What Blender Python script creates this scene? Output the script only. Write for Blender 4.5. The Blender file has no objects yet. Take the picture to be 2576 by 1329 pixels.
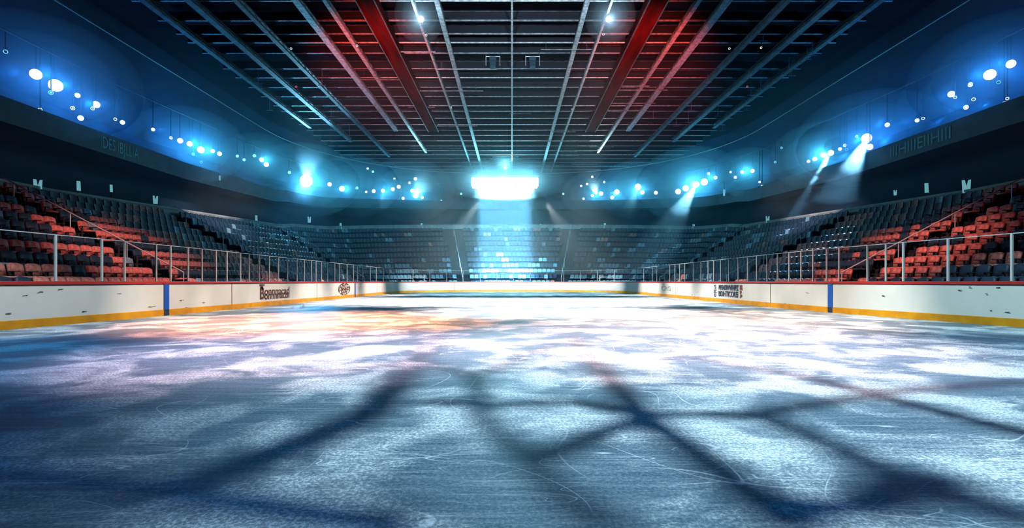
import bpy, math, random
from math import pi, sin, cos, radians
import numpy as np
from mathutils import Vector, Matrix

S = bpy.context.scene
COL = S.collection
random.seed(7)
F, CX, HY, CZ = 1300.0, 1288.0, 709.0, 1.21      # focal length in pixels, vanishing point, eye height

# ------------------------------------------------------------------ camera, world, exposure
cd = bpy.data.cameras.new('camera'); cam = bpy.data.objects.new('camera', cd); COL.objects.link(cam)
cam.location = (0, 0, CZ); cam.rotation_euler = (pi / 2, 0, 0)
cd.sensor_width = 36; cd.lens = F / 2576 * 36; cd.shift_y = 44.5 / 2576
cd.clip_start = .05; cd.clip_end = 400
S.camera = cam
S.view_settings.view_transform = 'Standard'; S.view_settings.look = 'None'
S.view_settings.gamma = 1; S.view_settings.exposure = 0; S.view_settings.use_curve_mapping = False
w = bpy.data.worlds.new('world'); S.world = w; w.use_nodes = True
w.node_tree.nodes['Background'].inputs[0].default_value = (.004, .012, .03, 1)
w.node_tree.nodes['Background'].inputs[1].default_value = .3
cy = S.cycles
cy.use_denoising = True; cy.max_bounces = 5; cy.diffuse_bounces = 0; cy.glossy_bounces = 2
cy.transparent_max_bounces = 24; cy.transmission_bounces = 4; cy.volume_bounces = 0
cy.sample_clamp_indirect = 3; cy.caustics_reflective = False; cy.caustics_refractive = False
cy.use_light_tree = True; cy.use_adaptive_sampling = True; cy.adaptive_threshold = .15

def aim(o, p):
    o.rotation_euler = (Vector(p) - o.location).to_track_quat('-Z', 'Y').to_euler()
def spot(name, loc, to, W, col, deg, blend=.5, r=.1, parent=None):
    l = bpy.data.lights.new(name, 'SPOT'); l.energy = W; l.color = col; l.spot_size = radians(deg); l.spot_blend = blend
    l.shadow_soft_size = r
    o = bpy.data.objects.new(name, l); COL.objects.link(o); o.location = loc; aim(o, to)
    return o
def area(name, loc, to, W, col, sx, sy, spread=180):
    l = bpy.data.lights.new(name, 'AREA'); l.shape = 'RECTANGLE'; l.size = sx; l.size_y = sy; l.energy = W; l.color = col
    l.spread = radians(spread)
    o = bpy.data.objects.new(name, l); COL.objects.link(o); o.location = loc; aim(o, to)
    return o

KEY = Vector((.6, 2.2, 16.3))                    # overhead spot whose light falls through the unseen shadow truss
TRZ = 13.2                                       # height of that truss
spot('key_lamp', KEY, (3.3, 7.2, 0), 22000, (.60, .88, 1), 55, 1, .045)
spot('added_fill', (-2, -3, 12), (0, 7, 0), 1300, (.03, .32, 1), 90, 1, .6)  # added blue fill behind the camera that tints the shadows on the ice
# warm house lights over the middle and the far ice
spot('house_lamp', (-7.5, 15, 16.2), (-6.0, 16.0, 0), 100000, (1, .36, .18), 42, 1, .3)
spot('house_lamp', (-3.5, 9.5, 16.2), (-3.5, 9.6, 0), 28000, (1, .74, .84), 32, 1, .3)
spot('house_lamp', (6.5, 16, 16.2), (6.4, 17, 0), 62000, (1, .60, .44), 44, 1, .3)
spot('house_lamp', (2, 11.0, 16.2), (3.4, 11.0, 0), 42000, (1, .68, .68), 42, 1, .3)
spot('house_lamp', (0, 20, 16.2), (1.5, 21.5, 0), 80000, (1, .82, .74), 46, 1, .3)
spot('house_lamp', (-4.5, 31, 16.2), (-4.5, 32, 0), 120000, (1, .84, .74), 58, 1, .3)
spot('house_lamp', (4.5, 31, 16.2), (4.5, 32, 0), 120000, (1, .92, .84), 58, 1, .3)
spot('house_lamp', (-8, 43, 13.8), (-3.5, 50, 0), 20000, (.55, .95, 1), 60, 1, .3)
spot('house_lamp', (8, 43, 13.8), (3.5, 50, 0), 20000, (.55, .95, 1), 60, 1, .3)
# added unseen spots that brighten the boards
for sx, bc in ((-1, (1, .80, .66)), (1, (1, .92, .80))):
    for by_, bw, bd in ((18.5, 17000, 22), (22.5, 18000, 22), (26.5, 18000, 22), (31.5, 24000, 25), (38, 32000, 30), (46, 36000, 32)):
        spot('added_board_spot', (sx * 2, by_ - 1, 13.5), (sx * 12.0, by_, -.3), bw, bc, bd, 1, .15)
fb = spot('added_board_spot', (0, 36, 9), (0, 61.5, .4), 60000, (.92, 1, 1), 12, .8, .15); fb.scale = (5.6, 1, 1)
for sx in (-1, 1): spot('added_board_spot', (sx * 3, 47, 8.5), (sx * 10.6, 58.6, .2), 16000, (.95, 1, .98), 30, 1, .15)
# blue-white light on the near sides of the rink
spot('side_lamp', (-3, 9, 16.2), (-12.8, 14.0, .2), 13000, (.92, .95, .90), 25, .8, .15)
spot('side_lamp', (3, 9, 16.2), (13.2, 15.0, .2), 17000, (.66, .95, 1), 27, .8, .15)
spot('side_lamp', (-8, 3, 16), (-10, 9.5, 0), 7000, (.05, .45, 1), 50, 1, .3)
spot('side_lamp', (10, 3, 16), (10.5, 8, 0), 5000, (.10, .55, 1), 52, 1, .3)
# red-orange wash on both stands
for sx in (-1, 1):
    spot('red_lamp', (sx * 4, 12, 15.5), (sx * 16.6, 22.5, 1.9), 22000, (1, .37, .31), 24, 1, .2)
    spot('red_lamp', (sx * 5, 8, 15.5), (sx * 18, 18.5, 3.0), 900, (1, .06, .04), 34, 1, .2)
    spot('stand_lamp', (sx * 3, 30, 13.5), (sx * 14.8, 35, .9), 2600, (.50, .74, 1), 38, 1, .3)
    # up-lights on the roof steel: the cool pair is added, unseen
    spot('added_uplight', (sx * 3, 8, 9), (sx * 1, 44, 17), 20000, (.70, .86, 1), 40, 1, .4)
    spot('roof_red_lamp', (sx * 6, 20, 9.5), (sx * 9.2, 37, 17), 24000, (1, .07, .04), 35, 1, .4)

# ------------------------------------------------------------------ materials
def mat(name, col, rough=.6, metal=0, emit=None, es=0, spec=.5):
    m = bpy.data.materials.new(name); m.use_nodes = True
    b = m.node_tree.nodes['Principled BSDF']
    b.inputs['Base Color'].default_value = (*col, 1); b.inputs['Roughness'].default_value = rough
    b.inputs['Metallic'].default_value = metal; b.inputs['Specular IOR Level'].default_value = spec
    if emit: b.inputs['Emission Color'].default_value = (*emit, 1); b.inputs['Emission Strength'].default_value = es
    return m
def noisy(m, scale, c2, lo=.4, hi=.6, vec=None, detail=4, bump=0):
    """mix a second colour in through object-space noise"""
    nt = m.node_tree; n = nt.nodes; L = nt.links; b = n['Principled BSDF']
    tc = n.new('ShaderNodeTexCoord'); mp = n.new('ShaderNodeMapping'); L.new(tc.outputs['Object'], mp.inputs[0])
    if vec: mp.inputs['Scale'].default_value = vec
    t = n.new('ShaderNodeTexNoise'); t.inputs['Scale'].default_value = scale; t.inputs['Detail'].default_value = detail
    L.new(mp.outputs[0], t.inputs['Vector'])
    r = n.new('ShaderNodeValToRGB'); r.color_ramp.elements[0].position = lo; r.color_ramp.elements[1].position = hi
    r.color_ramp.elements[0].color = b.inputs['Base Color'].default_value[:]; r.color_ramp.elements[1].color = (*c2, 1)
    L.new(t.outputs[0], r.inputs[0]); L.new(r.outputs[0], b.inputs['Base Color'])
    if bump:
        bp = n.new('ShaderNodeBump'); bp.inputs['Strength'].default_value = bump
        L.new(t.outputs[0], bp.inputs['Height']); L.new(bp.outputs[0], b.inputs['Normal'])
    return m
M = {}
M['board'] = noisy(mat('board_white', (.80, .80, .77), .35), 1.1, (.72, .74, .72), .35, .7)
M['yellow'] = noisy(mat('kick_yellow', (.80, .36, .008), .4), 2, (.62, .25, .006), .4, .7)
M['redcap'] = mat('cap_red', (.45, .02, .015), .4)
M['blue'] = mat('line_blue', (.012, .10, .50), .4)
M['bluedark'] = mat('line_blue_dark', (.02, .03, .07), .5)
M['seam'] = mat('seam_brown', (.10, .05, .03), .7)
M['ink'] = mat('ink_brown', (.11, .035, .025), .6)
M['ink2'] = mat('ink_navy', (.03, .04, .08), .6)
M['ink3'] = mat('ink_rust', (.28, .06, .03), .6)
M['ink4'] = mat('ink_faint', (.38, .44, .46), .6)
M['scuff'] = mat('scuff', (.16, .15, .14), .8)
M['alu'] = mat('aluminium', (.72, .76, .78), .4, .3)
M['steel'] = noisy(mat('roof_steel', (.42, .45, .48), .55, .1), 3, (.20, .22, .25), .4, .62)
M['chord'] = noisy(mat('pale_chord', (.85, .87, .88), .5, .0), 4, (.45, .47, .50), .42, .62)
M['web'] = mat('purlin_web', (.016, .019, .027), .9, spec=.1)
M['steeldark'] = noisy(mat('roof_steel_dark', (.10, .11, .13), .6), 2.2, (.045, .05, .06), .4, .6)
M['redsteel'] = noisy(mat('red_girder', (.13, .006, .003), .95, spec=.05), 1.3, (.03, .002, .0015), .35, .65, (1, .15, 1))
M['deck'] = noisy(mat('roof_deck', (.008, .010, .018), .9, spec=.1), .8, (.003, .004, .008), .35, .65, (.2, 3, 1))
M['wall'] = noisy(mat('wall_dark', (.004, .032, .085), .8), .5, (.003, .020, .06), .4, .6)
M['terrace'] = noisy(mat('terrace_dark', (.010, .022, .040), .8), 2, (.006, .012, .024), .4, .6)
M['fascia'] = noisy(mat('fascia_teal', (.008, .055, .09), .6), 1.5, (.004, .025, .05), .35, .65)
M['parapet'] = noisy(mat('parapet_grey', (.50, .48, .47), .6), 1, (.34, .34, .35), .4, .6)
M['fletter'] = mat('fascia_letters', (.45, .95, .95), .6)
M['seatred'] = noisy(mat('seat_red', (.50, .11, .085), .6), 9, (.72, .30, .25), .4, .6)
M['seatdark'] = mat('seat_navy', (.010, .026, .058), .6)
M['seatpale'] = mat('seat_pale', (.20, .34, .44), .5)
M['seatframe'] = mat('seat_frame', (.03, .035, .045), .6)
M['housing'] = mat('lamp_housing', (.02, .03, .05), .6)
M['trim'] = mat('edge_trim', (.60, .58, .52), .5)
M['lens_w'] = mat('lens_white', (.9, .95, 1), .3, 0, (.80, .95, 1), 5)
M['lens_b'] = mat('lens_blue', (.5, .8, 1), .3, 0, (.16, .66, 1), 3)
M['lens_warm'] = mat('lens_warm', (1, .9, .7), .3, 0, (1, .93, .78), 2.5)
M['lens_big'] = mat('lens_big', (.9, 1, 1), .3, 0, (.80, 1, .98), 7)
M['lens_red'] = mat('lens_red', (1, .2, .2), .3, 0, (1, .06, .08), 4)
M['pennant'] = mat('pennant_cyan', (.4, .7, .75), .5, 0, (.24, .62, .72), .55)
for k_, m_ in M.items():
    if k_.startswith('lens') or k_ == 'pennant': m_.cycles.emission_sampling = 'NONE'
def glass_mat():
    m = bpy.data.materials.new('rink_glass'); m.use_nodes = True; nt = m.node_tree; n = nt.nodes; n.clear()
    o = n.new('ShaderNodeOutputMaterial'); mx = n.new('ShaderNodeMixShader'); t = n.new('ShaderNodeBsdfTransparent')
    t.inputs[0].default_value = (.93, .97, .98, 1)
    g = n.new('ShaderNodeBsdfGlossy'); g.inputs['Roughness'].default_value = .08
    lw = n.new('ShaderNodeMath'); lw.operation = 'MULTIPLY_ADD'; lw.inputs[1].default_value = .16; lw.inputs[2].default_value = .012
    fa = n.new('ShaderNodeLayerWeight'); fa.inputs[0].default_value = .35; pw = n.new('ShaderNodeMath'); pw.operation = 'POWER'; pw.inputs[1].default_value = 3
    nt.links.new(fa.outputs['Facing'], pw.inputs[0]); nt.links.new(pw.outputs[0], lw.inputs[0])
    nt.links.new(lw.outputs[0], mx.inputs[0]); nt.links.new(t.outputs[0], mx.inputs[1]); nt.links.new(g.outputs[0], mx.inputs[2])
    nt.links.new(mx.outputs[0], o.inputs[0]); return m
M['glass'] = glass_mat()
def ice_mat():
    m = bpy.data.materials.new('ice'); m.use_nodes = True; nt = m.node_tree; n = nt.nodes; L = nt.links
    b = n['Principled BSDF']; tc = n.new('ShaderNodeTexCoord')
    def mp(scale=(1, 1, 1), rot=0, loc=(0, 0, 0)):
        x = n.new('ShaderNodeMapping'); x.inputs['Scale'].default_value = scale; x.inputs['Rotation'].default_value = (0, 0, rot)
        x.inputs['Location'].default_value = loc; L.new(tc.outputs['Object'], x.inputs[0]); return x.outputs[0]
    def noise(v, s, d=3, r=.5, dist=0):
        x = n.new('ShaderNodeTexNoise'); x.inputs['Scale'].default_value = s; x.inputs['Detail'].default_value = d
        x.inputs['Roughness'].default_value = r; x.inputs['Distortion'].default_value = dist; L.new(v, x.inputs['Vector']); return x.outputs[0]
    def ma(op, a, c, clamp=False):
        x = n.new('ShaderNodeMath'); x.operation = op; x.use_clamp = clamp
        for i, q in enumerate((a, c)):
            if q is None: continue
            if isinstance(q, (int, float)): x.inputs[i].default_value = q
            else: L.new(q, x.inputs[i])
        return x.outputs[0]
    def step(v, lo, hi, a=0., c=1.):
        x = n.new('ShaderNodeMapRange'); x.interpolation_type = 'SMOOTHSTEP'
        x.inputs[1].default_value = lo; x.inputs[2].default_value = hi; x.inputs[3].default_value = a; x.inputs[4].default_value = c
        L.new(v, x.inputs[0]); return x.outputs[0]
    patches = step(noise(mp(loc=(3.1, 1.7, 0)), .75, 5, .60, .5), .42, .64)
    frost = step(noise(mp(), 38, 4, .78), .43, .66)
    streak = step(noise(mp((.8, 9, 1), .55), 2.2, 5, .7), .42, .72)
    streak2 = step(noise(mp((.5, 8, 1), -.15, (5, 2, 0)), 2.0, 5, .7), .44, .74)
    def lines(v, s, w_, dist=.4):
        q = noise(v, s, 1.2, .4, dist); return step(ma('ABSOLUTE', ma('SUBTRACT', q, .5), None), w_ * .55, w_ * .12)
    sc = None
    for sl, rot, s, w_, lc in (((1, 1, 1), .3, .35, .0016, (0, 0, 0)), ((1, .6, 1), 2.0, .6, .0026, (3, 8, 0)), ((.4, 2, 1), .8, 1.4, .004, (8, 3, 0)), ((.3, 2, 1), -.9, 1.7, .005, (5, 1, 0)), ((.5, 2, 1), 1.1, .5, .0018, (7, 2, 0)), ((.3, 1.6, 1), -.5, .7, .0022, (2, 9, 0)),
                               ((.25, 2.4, 1), .55, 1.0, .004, (4, 4, 0)), ((.2, 3, 1), -1.2, .9, .004, (1, 6, 0))):
        q = lines(mp(sl, rot, lc), s, w_); sc = q if sc is None else ma('MAXIMUM', sc, q)
    brk = step(noise(mp(loc=(9, 9, 0)), .9, 3), .42, .6)
    sc = ma('MULTIPLY', sc, brk)
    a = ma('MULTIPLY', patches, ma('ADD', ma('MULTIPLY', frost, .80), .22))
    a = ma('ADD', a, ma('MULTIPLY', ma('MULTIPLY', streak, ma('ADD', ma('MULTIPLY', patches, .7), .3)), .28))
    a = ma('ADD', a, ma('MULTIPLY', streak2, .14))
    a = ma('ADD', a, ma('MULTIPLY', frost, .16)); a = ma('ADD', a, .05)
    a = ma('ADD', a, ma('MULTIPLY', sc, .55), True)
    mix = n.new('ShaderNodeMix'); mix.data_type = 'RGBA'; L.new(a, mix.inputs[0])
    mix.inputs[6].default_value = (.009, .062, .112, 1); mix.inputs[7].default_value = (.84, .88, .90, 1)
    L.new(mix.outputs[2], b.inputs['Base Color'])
    L.new(step(a, 0, 1, .38, .7), b.inputs['Roughness'])
    bp = n.new('ShaderNodeBump'); bp.inputs['Strength'].default_value = .15; bp.inputs['Distance'].default_value = .02
    L.new(frost, bp.inputs['Height']); L.new(bp.outputs[0], b.inputs['Normal'])
    b.inputs['IOR'].default_value = 1.31; b.inputs['Specular IOR Level'].default_value = .16
    return m
M['ice'] = ice_mat()

# ------------------------------------------------------------------ mesh helpers
class MB:
    def __init__(s): s.v = []; s.f = []; s.mi = []
    def add(s, vs, fs, mi=0):
        o = len(s.v); s.v += [tuple(p) for p in vs]; s.f += [tuple(i + o for i in f) for f in fs]; s.mi += [mi] * len(fs); return s
    def hexa(s, p, mi=0):       # 8 corners: bottom ring, top ring
        return s.add(p, [(3, 2, 1, 0), (4, 5, 6, 7), (0, 1, 5, 4), (1, 2, 6, 5), (2, 3, 7, 6), (3, 0, 4, 7)], mi)
    def box(s, c, d, mi=0, rz=0, bev=0):
        x, y, z = d[0] / 2, d[1] / 2, d[2] / 2
        R = Matrix.Rotation(rz, 3, 'Z'); c = Vector(c)
        if bev:
            ring = [(x - bev, y), (x, y - bev), (x, -y + bev), (x - bev, -y), (-x + bev, -y), (-x, -y + bev), (-x, y - bev), (-x + bev, y)][::-1]
            ps = []
            for zz, sh in ((-z, bev * .7), (-z + bev, 0), (z - bev, 0), (z, bev * .7)):
                for (a, b_) in ring:
                    ps.append(c + R @ Vector((a * (1 - sh / x), b_ * (1 - sh / y), zz)))
            fs = [tuple(range(7, -1, -1)), tuple(range(24, 32))]
            for k in range(3):
                for i in range(8):
                    j = (i + 1) % 8; fs.append((k * 8 + i, k * 8 + j, k * 8 + 8 + j, k * 8 + 8 + i))
            return s.add(ps, fs, mi)
        return s.hexa([c + R @ Vector(q) for q in ((-x, -y, -z), (x, -y, -z), (x, y, -z), (-x, y, -z), (-x, -y, z), (x, -y, z), (x, y, z), (-x, y, z))], mi)
    def tube(s, a, b, r, n=6, r2=None, mi=0):
        a = Vector(a); b = Vector(b); r2 = r if r2 is None else r2
        z = (b - a).normalized(); u = z.orthogonal().normalized(); v = z.cross(u)
        ps = [a + (u * cos(2 * pi * i / n) + v * sin(2 * pi * i / n)) * r for i in range(n)] + [b + (u * cos(2 * pi * i / n) + v * sin(2 * pi * i / n)) * r2 for i in range(n)]
        return s.add(ps, [tuple(range(n - 1, -1, -1)), tuple(range(n, 2 * n))] + [(i, (i + 1) % n, n + (i + 1) % n, n + i) for i in range(n)], mi)
    def rev(s, c, axis, prof, n=16, mi=0):     # surface of revolution: prof = [(r, h)] along axis
        c = Vector(c); z = Vector(axis).normalized(); u = z.orthogonal().normalized(); v = z.cross(u)
        ps = []
        for r, h in prof: ps += [c + z * h + (u * cos(2 * pi * i / n) + v * sin(2 * pi * i / n)) * max(r, 1e-4) for i in range(n)]
        fs = [(k * n + i, k * n + (i + 1) % n, k * n + n + (i + 1) % n, k * n + n + i) for k in range(len(prof) - 1) for i in range(n)]
        fs += [tuple(range(n - 1, -1, -1)), tuple(range((len(prof) - 1) * n, len(prof) * n))]
        return s.add(ps, fs, mi)
    def mesh(s, name, mats):
        me = bpy.data.meshes.new(name); me.from_pydata(s.v, [], s.f)
        for m in (mats if isinstance(mats, list) else [mats]): me.materials.append(m)
        if any(s.mi): me.polygons.foreach_set('material_index', s.mi)
        me.update(); return me
    def build(s, name, mats, parent=None, smooth=False):
        me = s.mesh(name, mats)
        if smooth: me.polygons.foreach_set('use_smooth', [True] * len(me.polygons))
        o = bpy.data.objects.new(name, me); COL.objects.link(o)
        if parent: o.parent = parent
        return o
def tag(o, label=None, cat=None, group=None, kind=None):
    if label: o['label'] = label
    if cat: o['category'] = cat
    if group: o['group'] = group
    if kind: o['kind'] = kind
    return o
def empty(name, loc=(0, 0, 0), rz=0):
    o = bpy.data.objects.new(name, None); COL.objects.link(o); o.location = loc; o.rotation_euler = (0, 0, rz); o.empty_display_size = .2; return o
def copy_tree(o, parent=None):
    c = o.copy(); COL.objects.link(c); c.parent = parent
    for ch in list(o.children): copy_tree(ch, c)
    return c
def text_mesh(txt, size, m, name, parent, mw, extr=.004, sx=1, bold=0):
    cu = bpy.data.curves.new(name, 'FONT'); cu.body = txt; cu.size = size; cu.extrude = extr; cu.align_x = 'CENTER'; cu.align_y = 'CENTER'
    cu.offset = bold
    t = bpy.data.objects.new('tmp', cu); COL.objects.link(t)
    bpy.context.view_layer.update()
    me = bpy.data.meshes.new_from_object(t.evaluated_get(bpy.context.evaluated_depsgraph_get()))
    bpy.data.objects.remove(t)
    me.transform(mw @ Matrix.Diagonal((sx, 1, 1, 1))); me.materials.clear(); me.materials.append(m); me.name = name
    o = bpy.data.objects.new(name, me); COL.objects.link(o); o.parent = parent; return o
ORD = ['zeroth', 'first', 'second', 'third', 'fourth', 'fifth', 'sixth', 'seventh', 'eighth', 'ninth', 'tenth', 'eleventh', 'twelfth', 'thirteenth', 'fourteenth', 'fifteenth',
       'sixteenth', 'seventeenth', 'eighteenth', 'nineteenth', 'twentieth']
def ordw(i):
    if i <= 20: return ORD[i]
    t = {2: 'twenty', 3: 'thirty', 4: 'forty', 5: 'fifty'}[i // 10]
    return (t[:-1] + 'ieth') if i % 10 == 0 else t + '-' + ORD[i % 10]

# ------------------------------------------------------------------ the rink's outline (left side, far end, right side) and its offsets
HW, YF, RC = 12.25, 62.0, 9.0
def bump(y, side):
    t = [(6, .9), (10, .75), (13, .5), (16, .2), (20, .02), (24, 0)] if side < 0 else [(6, 1.75), (10, 1.55), (13.6, 1.25), (16.6, .75), (20, .18), (24, 0)]
    return float(np.interp(y, [a for a, b in t], [b for a, b in t]))
PATH = []                                        # (x, y, nx, ny)
for y in np.arange(-4, YF - RC, .4): PATH.append((-HW - bump(y, -1), y, -1, 0))
for a in np.linspace(0, pi / 2, 36): PATH.append((-HW + RC - RC * cos(a), YF - RC + RC * sin(a), -cos(a), sin(a)))
for x in np.arange(-HW + RC + .4, HW - RC, .4): PATH.append((x, YF, 0, 1))
for a in np.linspace(pi / 2, 0, 36): PATH.append((HW - RC + RC * cos(a), YF - RC + RC * sin(a), cos(a), sin(a)))
for y in np.arange(YF - RC - .4, -4.01, -.4): PATH.append((HW + bump(y, 1), y, 1, 0))
PATH = np.array(PATH); NP_ = len(PATH)
SS = np.concatenate([[0], np.cumsum(np.hypot(np.diff(PATH[:, 0]), np.diff(PATH[:, 1])))])
def at(s, off=0.):
    """point and outward normal at arc length s of the board line, moved outward by off"""
    x, y, nx, ny = (np.interp(s, SS, PATH[:, k]) for k in range(4)); l = math.hypot(nx, ny); nx /= l; ny /= l
    return x + nx * off, y + ny * off, nx, ny
_sg = np.linspace(0, SS[-1], 4000)
def s_of_px(px, off=0.):
    pts = np.array([at(s, off)[:2] for s in _sg[::4]]); sg = _sg[::4]
    ok = pts[:, 1] > 6; q = CX + F * pts[ok, 0] / pts[ok, 1]; sg = sg[ok]
    i = np.argsort(q); return float(np.interp(px, q[i], sg[i]))
def kz(s):
    y = at(s)[1]; x = at(s)[0]
    side = np.interp(y, [0, 25, 50, 56, 62], [1, 1, 1.22, 1.4, 1.75]); return float(side)
def ring(off, zf, s0=0., s1=None, n=260):
    s1 = SS[-1] if s1 is None else s1
    return [(*at(s, off)[:2], zf(s)) for s in np.linspace(s0, s1, n)]
def sweep(mb, offs_z, s0, s1, n, closed=True, mi=0):
    """sweep a cross-section [(off, z or f(s))] along the path"""
    rows = []
    for s in np.linspace(s0, s1, n):
        rows.append([(*at(s, o)[:2], z(s) if callable(z) else z) for o, z in offs_z])
    m = len(offs_z); vs = [p for r in rows for p in r]; fs = []
    for i in range(n - 1):
        for j in range(m if closed else m - 1):
            k = (j + 1) % m; fs.append((i * m + j, i * m + k, (i + 1) * m + k, (i + 1) * m + j))
    if closed: fs += [tuple(range(m - 1, -1, -1)), tuple(range((n - 1) * m, n * m))]
    return mb.add(vs, fs, mi)

# ------------------------------------------------------------------ structure: ice, terraces, walls, ceiling
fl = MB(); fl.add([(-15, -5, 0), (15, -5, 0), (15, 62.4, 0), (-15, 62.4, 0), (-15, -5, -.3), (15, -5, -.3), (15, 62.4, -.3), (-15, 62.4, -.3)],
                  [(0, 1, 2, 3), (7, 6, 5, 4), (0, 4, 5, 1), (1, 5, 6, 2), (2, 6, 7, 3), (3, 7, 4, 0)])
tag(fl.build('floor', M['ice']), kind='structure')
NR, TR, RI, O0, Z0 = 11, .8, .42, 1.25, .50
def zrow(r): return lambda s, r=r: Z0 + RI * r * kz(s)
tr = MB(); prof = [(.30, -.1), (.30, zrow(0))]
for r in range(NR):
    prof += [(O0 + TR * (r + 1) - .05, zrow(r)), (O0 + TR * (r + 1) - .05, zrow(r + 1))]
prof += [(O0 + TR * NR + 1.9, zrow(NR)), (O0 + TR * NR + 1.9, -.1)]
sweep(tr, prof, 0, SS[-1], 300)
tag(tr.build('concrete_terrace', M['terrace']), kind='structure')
OP = O0 + TR * NR + .15                          # rim parapet
OW = 13.5                                        # outer wall
zr = zrow(NR)
pm = MB(); sweep(pm, [(OP, lambda s: zr(s) - .1), (OP + .18, lambda s: zr(s) - .1), (OP + .18, lambda s: zr(s) + .62), (OP - .04, lambda s: zr(s) + .62), (OP - .04, lambda s: zr(s) + .50), (OP, lambda s: zr(s) + .50)], 0, SS[-1], 300)
tag(pm.build('trim_parapet', M['parapet']), kind='structure')
zb = lambda s: 8.55 + 3.0 * max(0, (kz(s) - 1.1)) / .65
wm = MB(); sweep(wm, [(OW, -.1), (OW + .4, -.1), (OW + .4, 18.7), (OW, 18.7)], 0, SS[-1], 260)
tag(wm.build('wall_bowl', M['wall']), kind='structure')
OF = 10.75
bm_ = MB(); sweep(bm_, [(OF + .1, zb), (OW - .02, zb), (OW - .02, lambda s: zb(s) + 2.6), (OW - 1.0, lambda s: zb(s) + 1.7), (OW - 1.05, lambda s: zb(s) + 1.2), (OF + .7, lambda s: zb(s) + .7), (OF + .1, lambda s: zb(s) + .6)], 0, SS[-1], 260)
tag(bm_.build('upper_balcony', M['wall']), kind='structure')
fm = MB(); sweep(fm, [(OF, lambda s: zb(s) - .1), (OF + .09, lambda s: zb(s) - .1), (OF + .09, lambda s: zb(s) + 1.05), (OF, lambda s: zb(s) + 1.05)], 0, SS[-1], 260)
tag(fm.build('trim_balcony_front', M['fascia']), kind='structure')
# roof deck with the bowl's outline
pts = [at(s, OW + .3)[:2] for s in np.linspace(0, SS[-1], 200)]; n = len(pts)
cm = MB(); cm.add([(x, y, 18.3) for x, y in pts] + [(x, y, 18.6) for x, y in pts], [tuple(range(n)), tuple(range(2 * n - 1, n - 1, -1))] + [(i, i + n, (i + 1) % n + n, (i + 1) % n) for i in range(n)])
tag(cm.build('ceiling', M['deck']), kind='structure')
em = MB()
rp = ring(OW - .12, lambda s: 17.0, n=300)
for a, b in zip(rp[:-1], rp[1:]): em.tube(a, b, .035, 5)
tag(em.build('trim_roof_edge', M['trim']), kind='structure')
def ceil_halfwidth(y):
    Y0 = YF - RC
    if y < Y0: return HW + OW - .6
    R = RC + OW; d = min(1, (y - Y0) / R); return HW - RC + R * math.sqrt(1 - d * d) - .6

# ------------------------------------------------------------------ dasher boards
TOP = 1.21
def board(s0, s1, label):
    e = empty('board_panel', (*at((s0 + s1) / 2)[:2], 0)); tag(e, label, 'rink board', 'dasher boards round the ice')
    n = max(3, int((s1 - s0) / .4)); off = Matrix.Translation(-e.location)
    def part(name, prof, m, a=s0, b=s1, nn=n):
        mb = MB(); sweep(mb, prof, a, b, nn); mb.v = [tuple(Vector(v) - e.location) for v in mb.v]; return mb.build(name, m, e)
    g = .012
    part('panel_face', [(0, .02), (.09, .02), (.09, TOP - .07), (0, TOP - .07)], M['board'], s0 + g, s1 - g)
    part('kick_plate', [(-.014, .0), (.0, .0), (.0, .225), (-.014, .215)], M['yellow'], s0 + g, s1 - g)
    part('cap_rail', [(-.03, TOP - .075), (.14, TOP - .075), (.14, TOP + .0), (.12, TOP + .012), (-.01, TOP + .012), (-.03, TOP)], M['redcap'])
    part('seam_strip', [(-.006, 0), (.03, 0), (.03, TOP - .07), (-.006, TOP - .07)], M['seam'], s1 - .022, s1 + .022, 2)
    return e, part
sm = {p: s_of_px(p) for p in (418, 583, 797, 948, 1143, 1325, 1628, 1700, 1938, 2089, 893)}
cuts = [s_of_px(-700), sm[583], sm[797], sm[948], sm[1143], sm[1325], sm[1628], sm[1700], sm[1938], s_of_px(3300)]
labs = ['long near left white rink board with a blue stripe and scuffs', 'left white rink board with the brown lettering',
        'left white rink board with a round badge and thin blue stripe', 'curved white rink board at the far left corner',
        'far end white rink board left of centre', 'far end white rink board right of centre, running to the right corner', 'short right white rink board with pale grey letters',
        'right white rink board with dark block lettering', 'long near right white rink board with a blue stripe']
# make cut points follow the pictured seams: the near left panel ends at the blue stripe's panel seam
B = []
for i in range(9):
    e, part = board(cuts[i], cuts[i + 1], labs[i]); B.append((e, part))
def stripe(bi, s, w_, z0=.0):
    e, part = B[bi]
    part('blue_stripe', [(-.020, .225), (-.0, .225), (-.0, TOP - .072), (-.020, TOP - .072)], M['blue'], s - w_, s + w_, 3)
    part('stripe_foot', [(-.020, .0), (-.0, .0), (-.0, .225), (-.020, .225)], M['bluedark'], s - w_, s + w_, 3)
stripe(0, sm[418], .13); stripe(2, sm[893], .13); stripe(8, sm[2089], .13)
def on_board(bi, px, z):
    """matrix that lays text flat on board bi at picture column px, facing the ice; local to the board"""
    e = B[bi][0]; s = s_of_px(px); x, y, nx, ny = at(s, -.016)
    X = Vector((ny, -nx, 0)); N = Vector((-nx, -ny, 0)); U = Vector((0, 0, 1))
    # reading direction must run left to right for somebody on the ice
    mw = Matrix(((X.x, U.x, N.x, x - e.location.x), (X.y, U.y, N.y, y - e.location.y), (X.z, U.z, N.z, z), (0, 0, 0, 1)))
    return mw, s
def lettering(bi, txt, px, z, size, m, name, sx=1, bold=0):
    mw, s = on_board(bi, px, z)
    return text_mesh(txt, size, M[m], name, B[bi][0], mw, .003, sx, bold)
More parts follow.
